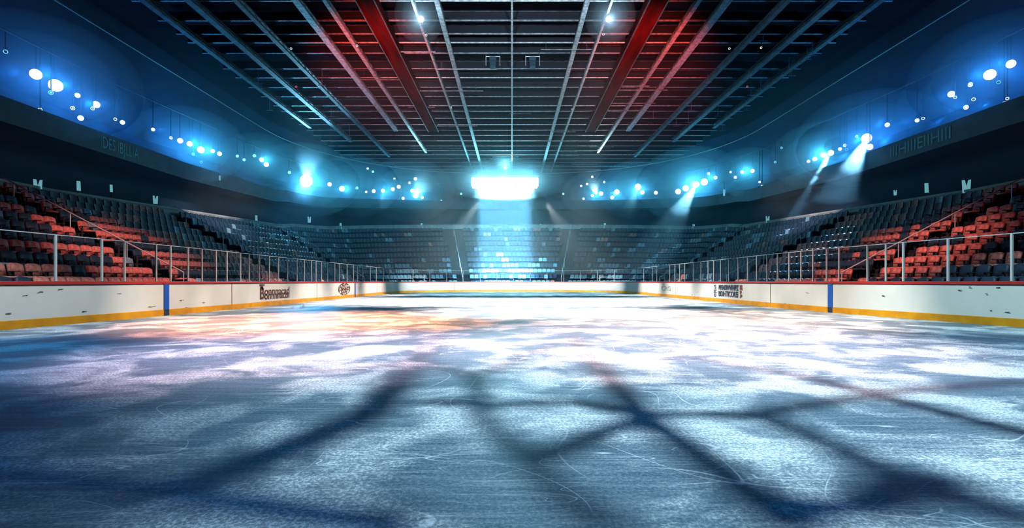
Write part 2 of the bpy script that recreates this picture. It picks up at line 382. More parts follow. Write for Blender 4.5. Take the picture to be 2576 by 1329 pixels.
def word(bi, txt, px0, px1, z, size, m, name='lettering', bold=0):
    mw, s = on_board(bi, (px0 + px1) / 2, z)
    o = text_mesh(txt, size, M[m], name, B[bi][0], Matrix.Identity(4), .003, 1, bold)
    wd = max(v.co.x for v in o.data.vertices) - min(v.co.x for v in o.data.vertices)
    L_ = abs(s_of_px(px1) - s_of_px(px0)); o.data.transform(mw @ Matrix.Diagonal((L_ / wd, 1, 1, 1))); return o
word(1, 'B', 653, 664, .62, .82, 'ink', bold=.02); word(1, 'T', 652.5, 665, .93, .34, 'ink', bold=.03)
word(1, 'onnnacad', 667, 729, .72, .52, 'ink', bold=.008); word(1, 'onnnnacol', 667, 729, .50, .52, 'ink', bold=.008)
for txt, z, sz, a, b in (('OWTC', .90, .34, 856, 876), ('CSNKD', .68, .28, 852, 880), ('XAW', .46, .34, 857, 874)):
    word(2, txt, a, b, z, sz, 'ink', 'badge_letters', .01)
# oval badge ring
def badge(bi, px, z, rx, rz_):
    mw, s = on_board(bi, px, z); mb = MB(); n = 40
    for k in range(n):
        if k % 5 == 4: continue
        a0, a1 = 2 * pi * k / n, 2 * pi * (k + 1) / n
        q = [(rx * cos(a0), rz_ * sin(a0)), (rx * cos(a1), rz_ * sin(a1)), (rx * .86 * cos(a1), rz_ * .86 * sin(a1)), (rx * .86 * cos(a0), rz_ * .86 * sin(a0))]
        mb.hexa([mw @ Vector((a, b, -.003)) for a, b in q] + [mw @ Vector((a, b, .003)) for a, b in q])
    mb.build('badge_ring', M['ink'], B[bi][0])
badge(2, 866, .68, abs(s_of_px(881) - s_of_px(851)) / 2, .44)
word(6, 'CRG', 1664, 1687, .66, .5, 'ink4', 'faint_letters', .01)
word(7, 'S', 1797, 1802, .90, .30, 'ink2', bold=.01); word(7, 'SC', 1796.5, 1803, .62, .30, 'ink2', bold=.01); word(7, 'D', 1797, 1802, .40, .24, 'ink2', bold=.01)
word(7, 'BPENSIWVIHIPZ', 1807, 1857, .86, .38, 'ink2', bold=.02); word(7, 'BIDIHTICOREI', 1807, 1856, .50, .42, 'ink2', bold=.01)
word(7, 'E', 1861, 1868, .88, .32, 'ink3', bold=.02); word(7, 'B', 1861.5, 1867, .62, .24, 'ink3', bold=.01); word(7, 'F', 1862, 1867, .42, .22, 'ink3', bold=.01)
# small scuffs on the near boards
def scuff(bi, spots):
    mb = MB(); e = B[bi][0]
    for px, py in spots:
        s = s_of_px(px); x, y, nx, ny = at(s, -.004); z = CZ - (py - HY) / F * y
        for k in range(random.randint(2, 5)):
            l = random.uniform(.02, .09); zz = z + random.uniform(-.02, .02); d = random.uniform(-.08, .08); h = random.uniform(.004, .010)
            P = [(x + ny * (d + q), y - nx * (d + q)) for q in (-l, l)]
            mb.hexa([Vector((*P[0], zz - h)) - e.location, Vector((*P[1], zz - h + l * .15)) - e.location, Vector((P[1][0] + nx * .003, P[1][1] + ny * .003, zz - h + l * .15)) - e.location, Vector((P[0][0] + nx * .003, P[0][1] + ny * .003, zz - h)) - e.location,
                     Vector((*P[0], zz + h)) - e.location, Vector((*P[1], zz + h * .3 + l * .15)) - e.location, Vector((P[1][0] + nx * .003, P[1][1] + ny * .003, zz + h * .3 + l * .15)) - e.location, Vector((P[0][0] + nx * .003, P[0][1] + ny * .003, zz + h)) - e.location])
    mb.build('stain_marks', M['scuff'], e)
scuff(0, [(158, 728), (388, 771), (378, 773), (25, 790), (215, 785), (66, 744), (105, 735), (512, 762), (458, 756), (470, 775), (300, 740)])
scuff(8, [(2508, 724), (2438, 724), (2411, 730), (2492, 783), (2530, 786), (2480, 740), (2220, 745), (1975, 765), (2030, 738)])
scuff(2, [(846, 742)]); scuff(4, [(1085, 717)]); scuff(7, [(1756, 736), (1741, 742)])

# ------------------------------------------------------------------ glass panes and posts on the boards
LP = [-90, 145, 261, 318, 397, 433, 477, 512, 547, 574, 608, 630, 654, 680, 703, 726, 749, 768, 786, 797, 811, 826, 844, 856, 875, 891, 901, 914, 933, 948, 966, 981, 1001]
RP = [1583, 1599, 1618, 1640, 1651, 1670, 1683, 1696, 1708, 1721, 1742, 1761, 1779, 1793, 1811, 1831, 1854, 1878, 1901, 1927, 1953, 1982, 2012, 2042, 2076, 2107, 2178, 2224, 2268, 2380, 2540, 2700]
FP = [1040, 1082, 1124, 1166, 1208, 1250, 1292, 1334, 1376, 1418, 1460, 1502, 1545]
ps = [(p, s_of_px(p)) for p in LP + FP + RP]
GH = 1.28
pproto = None
for i, (px, s) in enumerate(ps):
    x, y, nx, ny = at(s, .06)
    w_ = .028 if px < 1001 or px > 1583 else .016
    big = px in (145, 261, 2268, 2380, 2540, -90, 2700)
    o = MB().box((0, 0, GH / 2 + .01), (w_ * (2.1 if big else 1.5), .055, GH + .02), bev=.005).build('glass_post', M['alu'])
    o.location = (x, y, TOP + .012); o.rotation_euler = (0, 0, math.atan2(ny, nx) - pi / 2)
    if px <= 1001: n_ = LP.index(px); lab = 'silver glass post on the left boards, %s one from the picture edge' % ordw(max(n_, 1)) if n_ else 'silver glass post on the left boards beyond the picture edge'
    elif px >= 1583: n_ = len(RP) - 1 - RP.index(px); lab = 'silver glass post on the right boards, %s one from the picture edge' % ordw(n_) if n_ else 'silver glass post on the right boards beyond the picture edge'
    else: lab = 'thin post on the far end boards, %s from the left corner' % ordw(FP.index(px) + 1)
    tag(o, lab, 'post', 'posts between the rink glass')
    if i + 1 < len(ps):
        s2 = ps[i + 1][1]; px2 = ps[i + 1][0]
        e = empty('rink_glass', (*at((s + s2) / 2, .06)[:2], TOP + .012))
        k = max(2, int((s2 - s) / .5) + 1)
        for nm, z0, z1, th, m in (('pane', .0, GH, .006, M['glass']), ('top_rail', GH, GH + .022, .012, M['alu'])):
            mb = MB(); sweep(mb, [(.06 - th, TOP + .012 + z0), (.06 + th, TOP + .012 + z0), (.06 + th, TOP + .012 + z1), (.06 - th, TOP + .012 + z1)], s + .03, s2 - .03, k)
            mb.v = [tuple(Vector(v) - e.location) for v in mb.v]; mb.build(nm, m, e)
        if px2 <= 1001: lab = 'clear glass pane on the left boards, %s from the picture edge' % ordw(i + 1)
        elif px >= 1583: lab = 'clear glass pane on the right boards, %s from the picture edge' % ordw(len(ps) - 1 - i)
        else: lab = 'clear glass pane on the far end boards, %s from the left corner' % ordw(i - len(LP) + 2)
        tag(e, lab, 'rink glass', 'glass panes above the boards')

# ------------------------------------------------------------------ seats
def seat_parts():
    back = MB(); n = 5
    for k in range(1):
        # curved, cushioned back: 5 columns, rounded top
        cols = []
        for i in range(n):
            u = -1 + 2 * i / (n - 1); x = u * .235; d = .05 * u * u; top = .86 - .05 * abs(u) ** 3
            cols.append([(x, .20 - d, .42), (x, .235 - d, .66), (x, .27 - d, top), (x, .31 - d * .6, top + .01), (x, .33 - d * .4, top - .04), (x, .27 - d * .4, .42)])
        vs = [p for c in cols for p in c]; m = 6
        fs = [(i * m + j, (i + 1) * m + j, (i + 1) * m + (j + 1) % m, i * m + (j + 1) % m) for i in range(n - 1) for j in range(m)] + [tuple(range(m)), tuple(range(n * m - 1, (n - 1) * m - 1, -1))]
        back.add(vs, fs)
    pan = MB(); cols = []
    for i in range(n):
        u = -1 + 2 * i / (n - 1); x = u * .225; d = .015 * u * u
        cols.append([(x, .22, .40 + d), (x, -.02, .42 + d), (x, -.20, .45 + d), (x, -.235, .43 + d), (x, -.22, .38), (x, .20, .35)])
    vs = [p for c in cols for p in c]
    pan.add(vs, [(i * m + (j + 1) % m, (i + 1) * m + (j + 1) % m, (i + 1) * m + j, i * m + j) for i in range(n - 1) for j in range(m)] + [tuple(range(m - 1, -1, -1)), tuple(range((n - 1) * m, n * m))])
    fr = MB()
    for sx in (-1, 1):
        fr.box((0, .06, .34), (.5 * (sx + 1.001) / 2 + .001, .04, .04)) if sx > 0 else None; fr.box((sx * .25, .06, .30), (.03, .06, .60)); fr.box((sx * .25, .0, .60), (.045, .30, .03)); fr.box((sx * .25, .04, .012), (.05, .22, .024))
    return back, pan, fr
sb, sp, sf = seat_parts()
seat_me = {}
for c in ('red', 'dark', 'pale'):
    seat_me[c] = [a.mesh(nm, [M['seat' + c]]) for nm, a in (('backrest', sb), ('seat_cushion', sp))]
    for q in seat_me[c]: q.polygons.foreach_set('use_smooth', [True] * len(q.polygons))
frame_me = sf.mesh('seat_frame', [M['seatframe']])
AISLES = [s_of_px(p) for p in (-150, 560, 812, 960, 1170, 1406, 1616, 1764, 2020, 2730)]
rs = np.random.RandomState(3)
seats = []
for r in range(NR):
    off = O0 + TR * (r + .42)
    sg = np.linspace(0, SS[-1], 3000); pp = np.array([at(s, off)[:2] for s in sg]); al = np.concatenate([[0], np.cumsum(np.hypot(*np.diff(pp, axis=0).T))])
    run = 0; c = 'dark'
    for a in np.arange(.3, al[-1], .54):
        s = float(np.interp(a, al, sg)); x, y, nx, ny = at(s, off)
        if y < 7: continue
        if run <= 0:
            run = rs.randint(2, 8); pr = .62 if y < 34 else .15
            if y < 34: c = 'red' if rs.rand() < .58 else 'dark'
            else:
                c = rs.choice(['red', 'dark', 'pale'], p=[.03, .97 - (pp_ := (.55 if y > 55 and r < 4 else .08)), pp_])
                run = rs.randint(1, 3)
        run -= 1
        if min(abs(s - q) for q in AISLES) < .62: continue
        px = CX + F * x / y; py = HY - (zrow(r)(s) + .7 - CZ) / y * F
        if px < -60 or px > 2640: continue
        cc = c if rs.rand() > .06 else 'pale' if rs.rand() < .25 else 'dark'
        seats.append((math.hypot(x, y), x, y, zrow(r)(s), math.atan2(ny, nx) - pi / 2, r, cc, s))
seats.sort()
inv = [q for q in seats if -10 < CX + F * q[1] / q[2] < 2586]
near = inv[:300]; nearset = set(near)
names = {'red': 'red cushioned', 'dark': 'dark navy', 'pale': 'pale grey'}
for (d, x, y, z, rz, r, c, s) in near:
    f_ = bpy.data.objects.new('stadium_seat', frame_me); COL.objects.link(f_); f_.location = (x, y, z + .0); f_.rotation_euler = (0, 0, rz)
    side = 'left' if x < 0 else 'right'
    tag(f_, '%s folding seat in the near %s stand, %s row up from the ice' % (names[c], side, ordw(r + 1)), 'seat', '%s seats, %s stand near block, %s row' % (names[c], side, ordw(r + 1)))
    for nm, me in zip(('backrest', 'seat_cushion'), seat_me[c]):
        o = bpy.data.objects.new(nm, me); COL.objects.link(o); o.parent = f_
# all seats farther off as one object
V, Fc, MI = [], [], []; nv = 0
tv = np.array(sb.v + sp.v); tf = sb.f + [tuple(i + len(sb.v) for i in f) for f in sp.f]
cid = {'red': 0, 'dark': 1, 'pale': 2}
for q in seats:
    if q in nearset: continue
    d, x, y, z, rz, r, c, s = q
    R = np.array(((cos(rz), -sin(rz), 0), (sin(rz), cos(rz), 0), (0, 0, 1)))
    V.append(tv @ R.T + (x, y, z)); Fc += [tuple(i + nv for i in f) for f in tf]; MI += [cid[c]] * len(tf); nv += len(tv)
me = bpy.data.meshes.new('stadium_seats'); me.from_pydata(np.vstack(V).tolist(), [], Fc)
for c in ('seatred', 'seatdark', 'seatpale'): me.materials.append(M[c])
me.polygons.foreach_set('material_index', MI); me.update()
o = bpy.data.objects.new('stadium_seats', me); COL.objects.link(o)
tag(o, 'rows of small dark and pale seats filling the stands round the far ice', 'seats', kind='stuff')

# ------------------------------------------------------------------ aisle handrails
ai = 0
for j, s in enumerate(AISLES):
    if j in (0, 9): continue
    ai += 1
    e = empty('handrail', (*at(s, O0)[:2], Z0))
    tag(e, 'pale metal handrail climbing the %s stair aisle counted from the left' % ordw(ai), 'handrail', 'handrails on the stair aisles')
    def P(r, h, s=s, e=e): return Vector((*at(s, O0 + TR * r)[:2], zrow(r)(s) + h)) - e.location
    mb = MB(); mb.tube(P(.5, .9), P(NR - .5, .9), .028, 6); mb.build('rail', M['alu'], e)
    for r in (1, 4, 7, 10): MB().tube(P(r - .5, 0), P(r - .5, .9) , .02, 6).build('rail_post', M['alu'], e)

# crowd barriers behind the far corners' glass
for sx in (-1, 1):
    e = empty('crowd_barrier', (sx * 13.2, 61.5, 0.5)); tag(e, 'low white tube barrier behind the glass at the far %s corner' % ('left' if sx < 0 else 'right'), 'barrier')
    e.location = (sx * 11.9, 60.6, Z0)
    mb = MB()
    for z in (.72, 1.25): mb.tube((-1.6, 0, z), (1.6, 0, z), .045)
    mb.build('rail', M['alu'], e)
    for x in (-1.6, 0, 1.6): MB().tube((x, 0, 0), (x, 0, 1.5), .045).build('barrier_post', M['alu'], e)

# ------------------------------------------------------------------ V-notched pennants standing on the rim
PEN = [(95, 468, 1, 32), (198, 468, 0, 24), (280, 474, 0, 18), (391, 503, 1, 20), (645, 550, 0, 16), (778, 553, 1, 15), (857, 569, 0, 15), (1061, 569, 0, 14), (1221, 570, 0, 9),
       (1360, 570, 0, 12), (1522, 570, 0, 16), (1745, 569, 1, 10), (1931, 552, 1, 16), (2252, 485, 1, 13), (2331, 473, 0, 24), (2431, 469, 1, 32), (1822, 485, 0, 16), (553, 448, 0, 12), (2157, 420, 0, 12)]
for i, (px, py, vee, hh) in enumerate(sorted(PEN)):
    up = py < 460 or px == 1822
    off = OF - .06 if up else OP + .05
    s = s_of_px(px, off); x, y, nx, ny = at(s, off); z = CZ + (HY - py) / F * y; h = hh / F * y; wd = h * (.55 if vee else .36)
    if up: y2 = y
    mb = MB()
    def pr(p):
        m_ = len(p); mb.add([(a, -.03, b) for a, b in p] + [(a, .03, b) for a, b in p], [tuple(range(m_)), tuple(range(2 * m_ - 1, m_ - 1, -1))] + [(k, k + m_, (k + 1) % m_ + m_, (k + 1) % m_) for k in range(m_)])
    if vee: pr([(-wd * .42, -h / 2), (wd * .42, -h / 2), (wd * .5, h / 2), (wd * .2, h / 2 - h * .03), (0, 0), (-wd * .15, h / 2), (-wd * .5, h / 2)])
    else: pr([(-wd * .45, -h / 2), (wd * .5, -h / 2), (wd * .38, h / 2), (-wd * .5, h / 2)])
    e = empty('lit_pennant', (x, y, z)); e.rotation_euler = (0, 0, math.atan2(x, y) * -1)
    mb.build('banner', M['pennant'], e)
    zg = (zr(s) + .6) if not up else z + h / 2 + .5
    if up: MB().tube((0, .04, h / 2 - .1), (0, .04, h / 2 + .9), .03).build('stem', M['housing'], e)
    else: MB().tube((0, .045, min(zg - z, -h / 2) - .05), (0, .045, h * .1), .025).build('stem', M['housing'], e)
    tag(e, 'small cyan %s sign %s, %s of the row from the left' % ('notched' if vee else 'strip', 'on the balcony front' if up else 'above the seats', ordw(i + 1)), 'sign', 'small lit signs round the bowl')

# ------------------------------------------------------------------ roof steel
ZP, ZT = 17.06, 16.62
def truss(X, w_, y1, m, label, thin=False):
    e = empty('roof_truss', (X, 2, ZT)); tag(e, label, 'roof truss', 'long roof trusses')
    L_ = y1 - 2
    MB().box((0, L_ / 2, .07), (w_, L_, .12)).build('lower_chord', M['chord' if m == 'steel' else m], e)
    if not thin:
        MB().box((0, L_ / 2, .37), (w_ * .8, L_, .08)).build('upper_chord', M['steeldark'], e)
        mb = MB(); k = int(L_ / 1.2)
        for i in range(k):
            y = i * 1.2
            for sx in (-1, 1):
                mb.tube((sx * w_ * .36, y, .1), (sx * w_ * .36, y + .6, .36), .02, 4); mb.tube((sx * w_ * .36, y + .6, .36), (sx * w_ * .36, y + 1.2, .1), .02, 4)
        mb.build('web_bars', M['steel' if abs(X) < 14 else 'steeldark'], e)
    return e
def side(x): return 'left' if x < 0 else 'right'
truss(0, .11, 74, 'steel', 'thin centre roof pipe running straight away overhead', True)
for sx in (-1, 1):
    truss(sx * 4.15, .27, 74, 'steel', 'bright roof truss nearest the centre pipe, %s side' % side(sx))
    truss(sx * 5.5, .13, 73, 'steel', 'narrow roof truss just outside the bright inner one, %s side' % side(sx))
    truss(sx * 10.3, .24, 62, 'steel', 'roof truss outside the red girder, %s side' % side(sx))
    truss(sx * 11.9, .40, 53, 'steel', 'wide pale roof truss ending short, %s side' % side(sx))
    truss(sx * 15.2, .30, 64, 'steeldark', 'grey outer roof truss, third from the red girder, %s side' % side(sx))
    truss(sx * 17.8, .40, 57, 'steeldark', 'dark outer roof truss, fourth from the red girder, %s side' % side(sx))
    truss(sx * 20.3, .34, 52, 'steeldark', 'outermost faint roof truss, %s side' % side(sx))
    e = empty('roof_girder', (sx * 7.9, 20, 16.3)); tag(e, 'wide dark red roof girder, %s side' % side(sx), 'girder')
    MB().box((0, 16, .04), (1.1, 32, .06)).build('lower_flange', M['redsteel'], e)
    MB().box((0, 16, .38), (.9, 32, .62)).build('web_plate', M['redsteel'], e)
    for k in (-1, 1): MB().tube((k * .5, 0, -.02), (k * .5, 32, -.02), .035).build('edge_pipe', M['steeldark'], e)
pi_ = 0
py_list = [29.2, 31.4, 33.1, 34.3, 35.9, 38.5, 40.2, 42.2, 44.3, 46.6, 48.1, 50.2, 52.2, 54.1, 56.0, 58.2, 60.4, 62.5, 64.6, 66.7, 68.9, 71.0, 73.2]
for y in py_list:
    pi_ += 1
    hw = min(ceil_halfwidth(y), 21.5)
    e = empty('roof_purlin', (0, y, ZP)); tag(e, 'cross beam of the roof, %s counted from the top of the picture' % ordw(pi_), 'roof beam', 'cross beams under the roof')
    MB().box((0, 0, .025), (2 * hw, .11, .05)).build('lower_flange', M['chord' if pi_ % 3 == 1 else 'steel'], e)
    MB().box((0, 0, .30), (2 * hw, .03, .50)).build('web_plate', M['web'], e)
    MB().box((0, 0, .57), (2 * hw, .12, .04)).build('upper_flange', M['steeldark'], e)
# conduits: short thin cross pipes a little lower, with clamps, as in the middle of the roof
rr = random.Random(5)
for k in range(26):
    y = rr.uniform(34, 70); x0 = rr.uniform(-13, 9); l = rr.uniform(2, 6); z = 16.55
    mb = MB(); mb.tube((x0, y, z), (x0 + l, y, z), rr.uniform(.02, .045), 5)
    o = mb.build('conduit', M['steel']); mb2 = MB()
    for q in (.1, .9): mb2.tube((x0 + l * q, y, z), (x0 + l * q, y, ZP + .02), .015, 4)
    mb2.build('hanger', M['steeldark'], o)
    tag(o, 'thin pale cross pipe hung below the roof beams', 'pipe', 'thin cross pipes under the roof')
# hanging rods and small brackets on the dim outer roof
for k in range(22):
    sx = rr.choice((-1, 1)); x = sx * rr.uniform(12.5, 21); y = rr.uniform(31, 52)
    z = 16.6; l = rr.uniform(.5, 1.3)
    mb = MB().tube((0, 0, 0), (0, 0, -l), .02, 5); o = mb.build('hanging_rod', M['steel']); o.location = (x, y, ZP + .02)
    MB().tube((-.3, 0, -l), (.3, 0, -l), .02, 5).build('crossbar', M['steel'], o)
    tag(o, 'thin hanging rod with a crossbar under the dim %s roof' % side(sx), 'rod', 'hanging rods, %s side' % side(sx))
# two loudspeaker clusters beside the centre pipe
for sx, px in ((-1, 1240), (1, 1340)):
    D = 37.0; x = (px - CX) / F * D; z = CZ + (HY - 158) / F * D
    e = empty('hanging_speaker', (x, D, z)); tag(e, 'small teal speaker cluster hung %s of the centre roof pipe' % side(sx), 'speaker')
    for k in range(3): MB().box((0, -.05 + .03 * k, .26 - .26 * k), (.5 - .04 * k, .34, .22), bev=.03).build('cabinet', M['fascia'], e)
    for k in (-1, 1): MB().tube((k * .5, 0, 1.3), (k * .5, 0, -.2), .022).build('rod', M['alu'], e)
    MB().tube((-.5, 0, .45), (.5, 0, .45), .02).build('crossbar', M['alu'], e)

# ------------------------------------------------------------------ lamps round the bowl
def lamp(name, loc, to, r, lens, label, group, cat='floodlight', rod=1.0):
    e = empty(name, loc); d = (Vector(to) - Vector(loc)).normalized()
    MB().rev((0, 0, 0), -d, [(r * 1.06, -.02), (r * 1.08, r * .35), (r * .75, r * .95), (r * .4, r * 1.2)], 14).build('housing', M['housing'], e, True)
    MB().rev((0, 0, 0), d, [(r, 0), (r * .98, .03), (r * .7, r * .16), (0.01, r * .22)], 14).build('lens', M[lens], e, True)
    if rod: MB().tube(-d * r * .6, -d * r * .6 + Vector((0, 0, rod)), .03, 5).build('bracket', M['housing'], e)
    tag(e, label, cat, group); return e
LL = [(14, 130, 8, 'b'), (90, 187, 22, 'w'), (140, 215, 26, 'w'), (128, 233, 9, 'b'), (195, 240, 10, 'w'), (183, 272, 8, 'w'), (203, 297, 11, 'w'), (242, 263, 14, 'w'), (233, 273, 7, 'w'), (101, 276, 7, 'w'), (290, 300, 6, 'w'), (308, 308, 9, 'w'),
      (385, 326, 7, 'w'), (430, 347, 6, 'w'), (453, 354, 11, 'w'), (477, 362, 11, 'w'), (505, 377, 14, 'w'), (486, 388, 6, 'b'), (535, 380, 8, 'w'), (552, 387, 9, 'w'), (506, 408, 5, 'b'), (597, 393, 6, 'b'), (614, 402, 6, 'b'), (640, 392, 7, 'b'), (658, 402, 9, 'w'),
      (670, 414, 10, 'w'), (728, 434, 7, 'b'), (770, 455, 27, 'w'), (829, 464, 9, 'w'), (860, 475, 12, 'w'), (898, 473, 6, 'b'), (921, 483, 5, 'w'), (940, 481, 8, 'w'), (963, 480, 8, 'w'), (988, 476, 8, 'w'), (1003, 470, 8, 'w'), (1014, 499, 6, 'w'),
      (1037, 480, 8, 'w'), (1046, 492, 12, 'w'), (1062, 497, 6, 'w'), (1045, 450, 7, 'w'), (1030, 460, 5, 'w'), (992, 450, 4, 'w'), (938, 432, 5, 'b'), (925, 424, 4, 'w'), (1110, 505, 4, 'b'), (1160, 488, 4, 'b')]
RL = [(2543, 161, 17, 'w'), (2490, 188, 22, 'w'), (2512, 207, 7, 'b'), (2441, 213, 9, 'w'), (2393, 237, 13, 'w'), (2403, 245, 6, 'w'), (2449, 250, 7, 'w'), (2430, 270, 9, 'w'), (2534, 248, 6, 'w'), (2526, 258, 5, 'b'), (2307, 303, 8, 'w'), (2322, 298, 6, 'w'),
      (2232, 314, 9, 'w'), (2180, 348, 20, 'w'), (2188, 370, 13, 'w'), (2155, 343, 5, 'w'), (2125, 366, 6, 'w'), (2113, 375, 7, 'w'), (2090, 385, 12, 'w'), (2072, 390, 11, 'w'), (2050, 400, 9, 'w'), (2034, 406, 6, 'w'), (2130, 376, 5, 'b'), (1966, 372, 4, 'b'), (1950, 408, 4, 'b'),
      (1893, 430, 8, 'w'), (1867, 433, 7, 'w'), (1850, 446, 6, 'w'), (1838, 433, 4, 'w'), (1800, 447, 7, 'w'), (1783, 437, 5, 'w'), (1772, 458, 15, 'w'), (1752, 464, 13, 'w'), (1725, 474, 13, 'w'), (1706, 482, 12, 'w'), (1650, 485, 8, 'w'), (1605, 470, 13, 'w'), (1616, 484, 9, 'w'),
      (1552, 483, 11, 'w'), (1540, 497, 8, 'w'), (1512, 487, 9, 'w'), (1490, 492, 6, 'w'), (1468, 500, 5, 'w'), (1417, 488, 4, 'b'), (1477, 463, 5, 'w'), (1462, 468, 4, 'w'), (1490, 445, 5, 'w'), (1520, 458, 4, 'w'), (1917, 468, 4, 'w'), (1911, 458, 4, 'w')]
LO = 11.9                                        # catwalk offset
RAILZ = lambda s: float(np.interp(at(s)[1], [0, 30, 50, 62], [12.6, 12.6, 13.4, 14.6]))
rl = MB(); rp = ring(LO, lambda s: RAILZ(s) + .6, n=240)
for a, b in zip(rp[:-1], rp[1:]): rl.tube(a, b, .05, 5)
tag(rl.build('lighting_rail', M['housing']), 'dark pipe rail round the bowl that carries the blue floodlights', 'rail')
def ring_pos(px, py, off=LO):
    s = s_of_px(px, off); x, y, nx, ny = at(s, off - .0); z = CZ + (HY - py) / F * y; return Vector((x, y, z)), s
for nm, LS in (('left', LL), ('right', RL)):
    order = sorted(range(len(LS)), key=lambda i: LS[i][0] if nm == 'left' else -LS[i][0])
    for rank, i in enumerate(order):
        px, py, sz, c = LS[i]; p, s = ring_pos(px, py)
        r = max(sz * .58, 2.6) / F * p.y
        rz = RAILZ(s) + .6 - p.z
        lamp('floodlight', p, (p.x * .2, max(p.y - 26, 4), 2), r, 'lens_' + c, '%s %s floodlight over the %s stand, %s from the picture edge' % ('large' if sz > 15 else 'small' if sz < 8 else 'round', 'white' if c == 'w' else 'blue', nm, ordw(rank + 1)), 'floodlights round the bowl', rod=rz if abs(rz) > .3 else .4)
# the light those lamps throw into the haze
BL = (.015, .27, 1); CY = (.06, .58, 1)
GLOW = [(90, 187, 2600, BL), (140, 215, 3400, BL), (200, 262, 2600, BL), (242, 263, 1600, BL), (308, 308, 1500, BL), (385, 326, 1200, BL), (470, 362, 2400, BL), (505, 380, 2600, CY), (550, 387, 1600, CY), (655, 402, 1700, CY), (770, 455, 9000, CY),
        (862, 475, 2600, CY), (965, 480, 3600, CY), (1045, 490, 5000, CY), (2543, 160, 2200, BL), (2490, 188, 3200, BL), (2400, 240, 2600, BL), (2430, 268, 1200, BL), (2310, 302, 1200, BL), (2232, 314, 1300, BL), (2180, 350, 7500, BL), (2085, 388, 3600, CY),
        (1890, 430, 2200, CY), (1800, 447, 1500, CY), (1752, 464, 7000, CY), (1610, 478, 4200, CY), (1548, 488, 3200, CY), (1500, 490, 2200, CY)]
for px, py, W, c in GLOW:
    for dz, dn, kk in ((0, -.55, .075), (.1, 1.0, .022)):          # one in front of the lamps, one washing the wall behind
        s = s_of_px(px, LO); x, y, nx, ny = at(s, LO + dn)
        if dn < 0: kk *= .6 if y < 36 else 2.4
        l = bpy.data.lights.new('flood_glow', 'POINT'); l.energy = W * kk; l.color = c; l.shadow_soft_size = .12
        o = bpy.data.objects.new('flood_glow', l); o.location = (x, y, CZ + (HY - py) / F * y + dz); COL.objects.link(o)
def beam(px, py, to, W, c, deg, blend=.6):
    p, s = ring_pos(px, py, LO - .6); spot('beam_lamp', p, to, W, c, deg, blend, .12)
beam(2180, 350, (14, 27, 0), 80000, (.25, .62, 1), 22)
beam(2085, 388, (18.5, 38, 0), 80000, (.25, .62, 1), 20)
beam(1752, 464, (14, 56, 2), 45000, (.25, .7, 1), 30)
beam(770, 455, (-17, 45, 17), 20000, (.2, .65, 1), 34)
beam(770, 455, (-17.5, 40, 2), 26000, (.1, .5, 1), 34)
beam(1045, 490, (-5, 52, 17.5), 9000, (.3, .8, 1), 40)
beam(1500, 490, (6.5, 52, 17.5), 14000, (.55, .9, .9), 26)
beam(1605, 470, (11, 60, 3), 3500, (.3, .8, 1), 26)
beam(960, 480, (-12, 55, 3), 2500, (.2, .6, 1), 30)
for sx in (-1, 1): spot('parapet_lamp', (sx * 4, 26, 15.8), (sx * 21.9, 38.5, 6.2), 30000, (1, .90, .88), 18, 1, .1)

# big light bank over the far end, and the two roof spots
e = empty('light_bank', (0, 70, 14.6)); tag(e, 'huge white light bank glowing above the far end stand', 'light bank')
e.location = ((1270 - CX) / F * 64.5, 64.5, CZ + (HY - 458) / F * 64.5)
MB().box((0, .45, .75), (8.6, 1.6, .16)).build('canopy', M['housing'], e)
for k in range(6):
    x = -3.5 + 1.4 * k
    h = MB().box((x, .5, 0), (1.39, 1.0, 1.2), bev=.08).build('housing', M['housing'], e)
    MB().box((x, -.03, 0), (1.34, .05, 1.06), bev=.02).build('lens', M['lens_big'], h)
    MB().box((x, .5, -.62), (1.14, .86, .04), bev=.01).build('lens', M['lens_big'], h)
for sx in (-1, 1): MB().tube((sx * 3.6, .45, .8), (sx * 3.6, .45, 2.2), .06).build('hanger', M['housing'], e)
bx, by, bz = e.location
area('bank_down', (bx, by + .3, bz - .75), (bx, by + .29, 0), 10500, (.15, .56, .95), 6.4, .8, 14)
area('bank_front', (bx, by - .2, bz), (bx, 30, 2), 260, (.3, .9, 1), 7.5, 1.0, 150)
for k in (-2.6, 0, 2.6):
    l = bpy.data.lights.new('bank_glow', 'POINT'); l.energy = 1600; l.color = (.16, .74, 1); l.shadow_soft_size = .4
    o = bpy.data.objects.new('bank_glow', l); o.location = (bx + k, by - 1.2, bz - .2); COL.objects.link(o)
spot('bank_up', (bx, by + .3, bz + 1.6), (bx, by - 3, 30), 5000, (.25, .85, 1), 130, 1, .3)
area('bank_stand', (bx, by - .4, bz - .6), (bx, 64.3, 1.0), 6000, (.28, .76, 1), 7, .6, 62)
for px, sx in ((1059, -1), (1531, 1)):
    D = 29.6; p = Vector(((px - CX) / F * D, D, CZ + (HY - 48) / F * D))
    lamp('roof_spotlight', p, (p.x * .6, 4, 2), .17, 'lens_w', 'bright white spotlight hung near the top of the picture on the %s inner roof truss' % side(sx), 'roof spotlights', 'spotlight', .45)
    l = bpy.data.lights.new('spot_glow', 'POINT'); l.energy = 110; l.color = (.45, .75, 1); l.shadow_soft_size = .1
    o = bpy.data.objects.new('spot_glow', l); o.location = p + Vector((0, -.45, -.25)); COL.objects.link(o)
